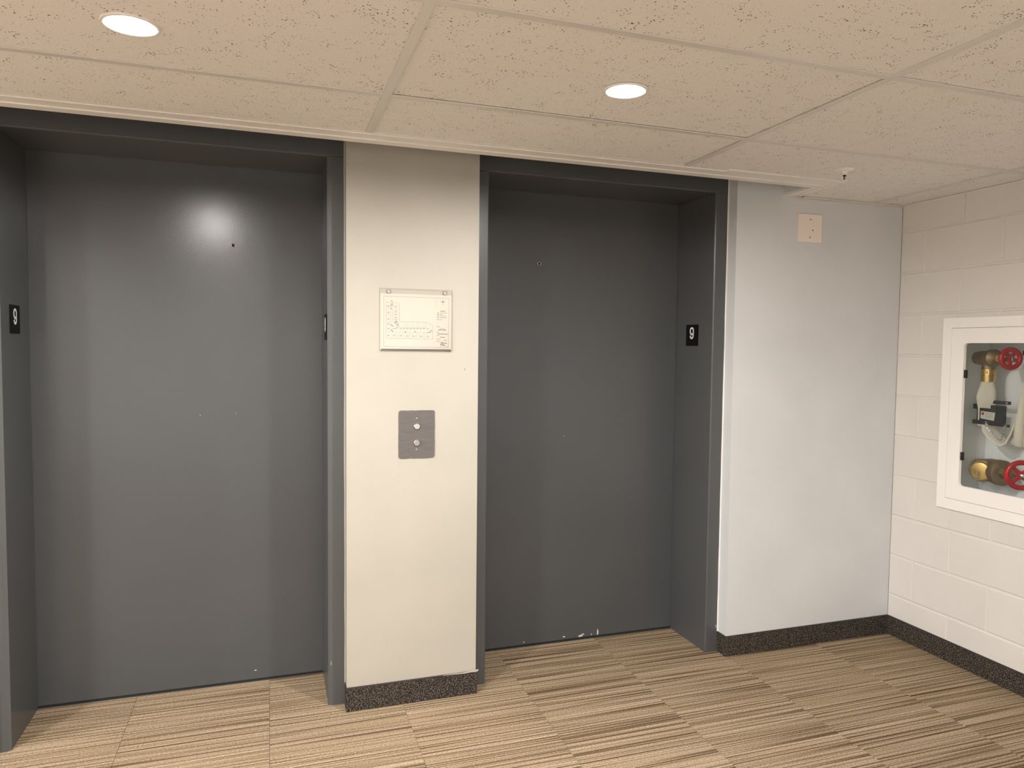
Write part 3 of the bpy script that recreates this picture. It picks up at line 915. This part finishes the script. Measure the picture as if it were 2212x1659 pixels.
obj('stem', cyl(bmesh.new(), A0 + AX * 0.19, A0 + AX * 0.262, 0.005), M_BRASS, t, True)
handwheel(t, A0 + AX * 0.254, (AX + Vector((-0.10, 0, 0))).normalized(), 0.0395, 0.0105, 0.013, 5, 0.3, 0.010)

# fire hose with its coupling
t = empty('fire_hose', (0, 0, 0), None, 'cream canvas fire hose with brass coupling folded inside the cabinet', 'hose')
zt = P1.z - 0.0495
C1 = Vector((P1.x, P1.y, zt))
cp = obj('brass_coupling', lathe(bmesh.new(), C1, (0, 0, -1), [(0, 0), (0, 0.030), (0.025, 0.031), (0.0255, 0.0285), (0.028, 0.0285), (0.0285, 0.0305), (0.056, 0.029), (0.056, 0)], 32), M_BRASS, t, True)
for k in range(3):
    a = k * 2 * math.pi / 3 + 3.6
    e = Vector((math.cos(a), math.sin(a), 0))
    obj('coupling_lug', cyl(bmesh.new(), C1 + e * 0.029 + Vector((0, 0, -0.005)), C1 + e * 0.031 + Vector((0, 0, -0.021)), 0.004), M_BRASS, cp, True)
wv = Vector((0.62, -0.78, 0)); tv = Vector((0.78, 0.62, 0))
def sec(x, y, z, w, th, tilt=0.0):
    c = Vector((x, y, z))
    return (c, wv * w, (tv * math.cos(tilt) + Vector((0, 0, 1)) * math.sin(tilt)) * th)
z0 = C1.z - 0.055
x0, y0 = C1.x, C1.y
obj('hose_drop', loft(bmesh.new(), [sec(x0, y0, z0 + 0.012, 0.0255, 0.024), sec(x0, y0, z0 - 0.008, 0.028, 0.023), sec(x0, y0 + .001, z0 - 0.045, 0.037, 0.018), sec(x0 - .006, y0, z0 - 0.072, 0.039, 0.014), sec(x0, y0 + .003, z0 - 0.10, 0.036, 0.012), sec(x0 + .004, y0 + .004, z0 - 0.125, 0.033, 0.008), sec(x0 + .006, y0 + .004, z0 - 0.20, 0.033, 0.006)], 20), M_CANVAS, t, True)
lp = []
path = [(-0.428, 1.105), (-0.432, 1.075), (-0.455, 1.050), (-0.487, 1.030), (-0.507, 1.025), (-0.524, 1.034), (-0.545, 1.075), (-0.565, 1.13)]
pth = [Vector((2.755, a, b)) for a, b in path]
for i, p in enumerate(pth):
    d = (pth[min(i + 1, len(pth) - 1)] - pth[max(i - 1, 0)]).normalized()
    nrm = d.cross(Vector((1, 0, 0))).normalized()
    wd = Vector((0.85, 0, 0)) * 0.034 + nrm * 0.012
    lp.append((p, wd, nrm * 0.0075))
obj('hose_loop', loft(bmesh.new(), lp, 16), M_CANVAS, t, True)
for k in range(7):
    yb, yt = -0.586 - 0.046 * k, -0.642 - 0.036 * k
    zb = 1.012 - 0.012 * (k % 2)
    S = []
    for f, w, th in ((0, .006, .006), (0.02, .030, .018), (0.08, .043, .0215), (0.25, .046, .020), (0.55, .043, .017), (0.85, .038, .013), (0.97, .034, .010), (1.0, .015, .004)):
        yy = yb + (yt - yb) * f
        S.append((Vector((2.765 - 0.010 * math.sin(math.pi * f), yy, zb + 0.40 * f)), Vector((0.95, -0.25, 0)) * w, Vector((0.12, 0.99, 0.1)) * th))
    obj('hose_fold', loft(bmesh.new(), S, 16), M_CANVAS, t, True)

# rack that clamps the hose
t = empty('hose_rack', (0, 0, 0), None, 'black hose clamp bracket with chain and small white tag in the cabinet', 'bracket')
bm = bmesh.new()
box(bm, 2.716, 2.7235, -0.492, -0.412, 1.106, 1.174)
box(bm, 2.716, 2.7235, -0.492, -0.466, 1.174, 1.190)
obj('clamp_plate', bm, M_BLACK, t, bevel=0.001)
obj('clamp_back', bx(2.772, 2.780, -0.440, -0.352, 1.098, 1.186), M_BLACK, t, bevel=0.001)
obj('upper_arm', bx(2.752, 2.764, -0.524, -0.440, 1.195, 1.209), M_BLACK, t, bevel=0.001)
obj('lower_arm', bx(2.752, 2.764, -0.523, -0.436, 1.096, 1.107), M_BLACK, t, bevel=0.001)
obj('upper_stub', bx(2.742, 2.774, -0.379, -0.357, 1.166, 1.189), M_BLACK, t, bevel=0.001)
obj('lower_stub', bx(2.724, 2.740, -0.492, -0.371, 1.100, 1.118), M_BLACK, t, bevel=0.001)
for yy, zz in ((-0.515, 1.202), (-0.514, 1.1015)):
    obj('bolt_head', cyl(bmesh.new(), (2.748, yy, zz), (2.7525, yy, zz), 0.0045, None, 6), M_ALU, t)
obj('top_rail', bx(2.772, 2.784, -0.930, -0.560, 1.412, 1.432), M_BLACK, t, bevel=0.001)
obj('rear_post', bx(2.780, 2.8508, -0.436, -0.416, 1.10, 1.18), M_BLACK, t)
tg = obj('inspection_tag', prism(bmesh.new(), [(-0.4195, 1.128), (-0.4855, 1.122), (-0.4895, 1.158), (-0.4200, 1.161)], 'x', 2.7135, 2.7155), M_PAPER, t)
obj('tag_logo', bx(2.7129, 2.7134, -0.4360, -0.4250, 1.144, 1.1555), M_REDINK, tg)
for k in range(4):
    obj('tag_print', bx(2.7130, 2.7134, -0.482 + .004 * (k % 2), -0.442, 1.152 - 0.0065 * k, 1.1535 - 0.0065 * k), M_INK, tg)
bm = bmesh.new()
cpth = [Vector(p) for p in ((2.708, -0.452, 1.116), (2.708, -0.460, 1.092), (2.710, -0.478, 1.069), (2.712, -0.504, 1.048), (2.718, -0.520, 1.040), (2.735, -0.516, 1.062), (2.745, -0.512, 1.085), (2.7465, -0.510, 1.101))]
tot = []
for p, q in zip(cpth, cpth[1:]):
    n = max(1, int((q - p).length / 0.0065))
    for i in range(n): tot.append((p.lerp(q, (i + .5) / n), (q - p).normalized()))
for i, (p, d) in enumerate(tot):
    side = Vector((1, 0, 0)) if i % 2 else d.cross(Vector((1, 0, 0)))
    ax_ = side.cross(d) if i % 2 == 0 else d.cross(side)
    torus(bm, p, ax_ if ax_.length > 1e-4 else (0, 1, 0), 0.0042, 0.0011, 10, 6)
obj('chain', bm, M_CHROME, t, True)

# lower valve with the brass cap
t = empty('capped_outlet_valve', (0, 0, 0), None, 'large bronze valve with round brass cap and red handwheel low in the cabinet', 'valve')
B0 = Vector((2.795, -0.352, 0.893))
obj('valve_body', lathe(bmesh.new(), B0, AX, [(0, 0), (0, 0.030), (0.006, 0.040), (0.05, 0.046), (0.085, 0.052), (0.135, 0.053), (0.138, 0.056), (0.172, 0.056), (0.176, 0.050), (0.18, 0)], 36), M_BRONZE, t, True)
obj('supply_pipe', cyl(bmesh.new(), B0 + Vector((0.0555, 0, 0)), B0 + AX * 0.05, 0.030, None, 24), M_BRONZE, t, True)
OD = Vector((-0.93, -0.30, -0.03)).normalized()
O0 = B0 + AX * 0.062 + Vector((0.005, 0, 0))
obj('outlet', lathe(bmesh.new(), O0, OD, [(0, 0), (0, 0.040), (0.05, 0.043), (0.052, 0.049), (0.066, 0.049), (0.066, 0)], 32), M_BRONZE, t, True)
cp = obj('brass_cap', lathe(bmesh.new(), O0 + OD * 0.066, OD, [(0, 0), (0, 0.0445), (0.012, 0.0455), (0.018, 0.0415), (0.020, 0.036), (0.0215, 0)], 36), M_BRASS, t, True)
bm = bmesh.new()
q0 = O0 + OD * 0.0905
pts = [q0 + Vector((0, 0, 0.002)), q0 + Vector((-0.004, 0.002, -0.018)), q0 + Vector((-0.004, 0.006, -0.036)), q0 + Vector((0.004, 0.013, -0.056)), q0 + Vector((0.012, 0.016, -0.072)), q0 + Vector((0.018, 0.010, -0.086))]
i = 0
for p, q in zip(pts, pts[1:]):
    n = max(1, int((q - p).length / 0.007))
    for k in range(n):
        torus(bm, p.lerp(q, (k + .5) / n), (1, 0.2, 0.1) if i % 2 else (0.1, 1, 0.1), 0.0046, 0.0012, 10, 6)
        i += 1
obj('cap_chain', bm, M_ALU, t, True)
obj('bonnet_gland', lathe(bmesh.new(), B0 + AX * 0.178, AX, [(0, 0), (0, 0.026), (0.02, 0.024), (0.024, 0.015), (0.04, 0.013), (0.04, 0)], 6), M_BRONZE, t)
obj('stem', cyl(bmesh.new(), B0 + AX * 0.20, B0 + AX * 0.30, 0.007), M_BRONZE, t, True)
handwheel(t, B0 + AX * 0.292 + Vector((-0.006, 0, 0.012)), (AX + Vector((-0.35, 0, 0))).normalized(), 0.054, 0.0115, 0.016, 4, math.pi / 4, 0.009)
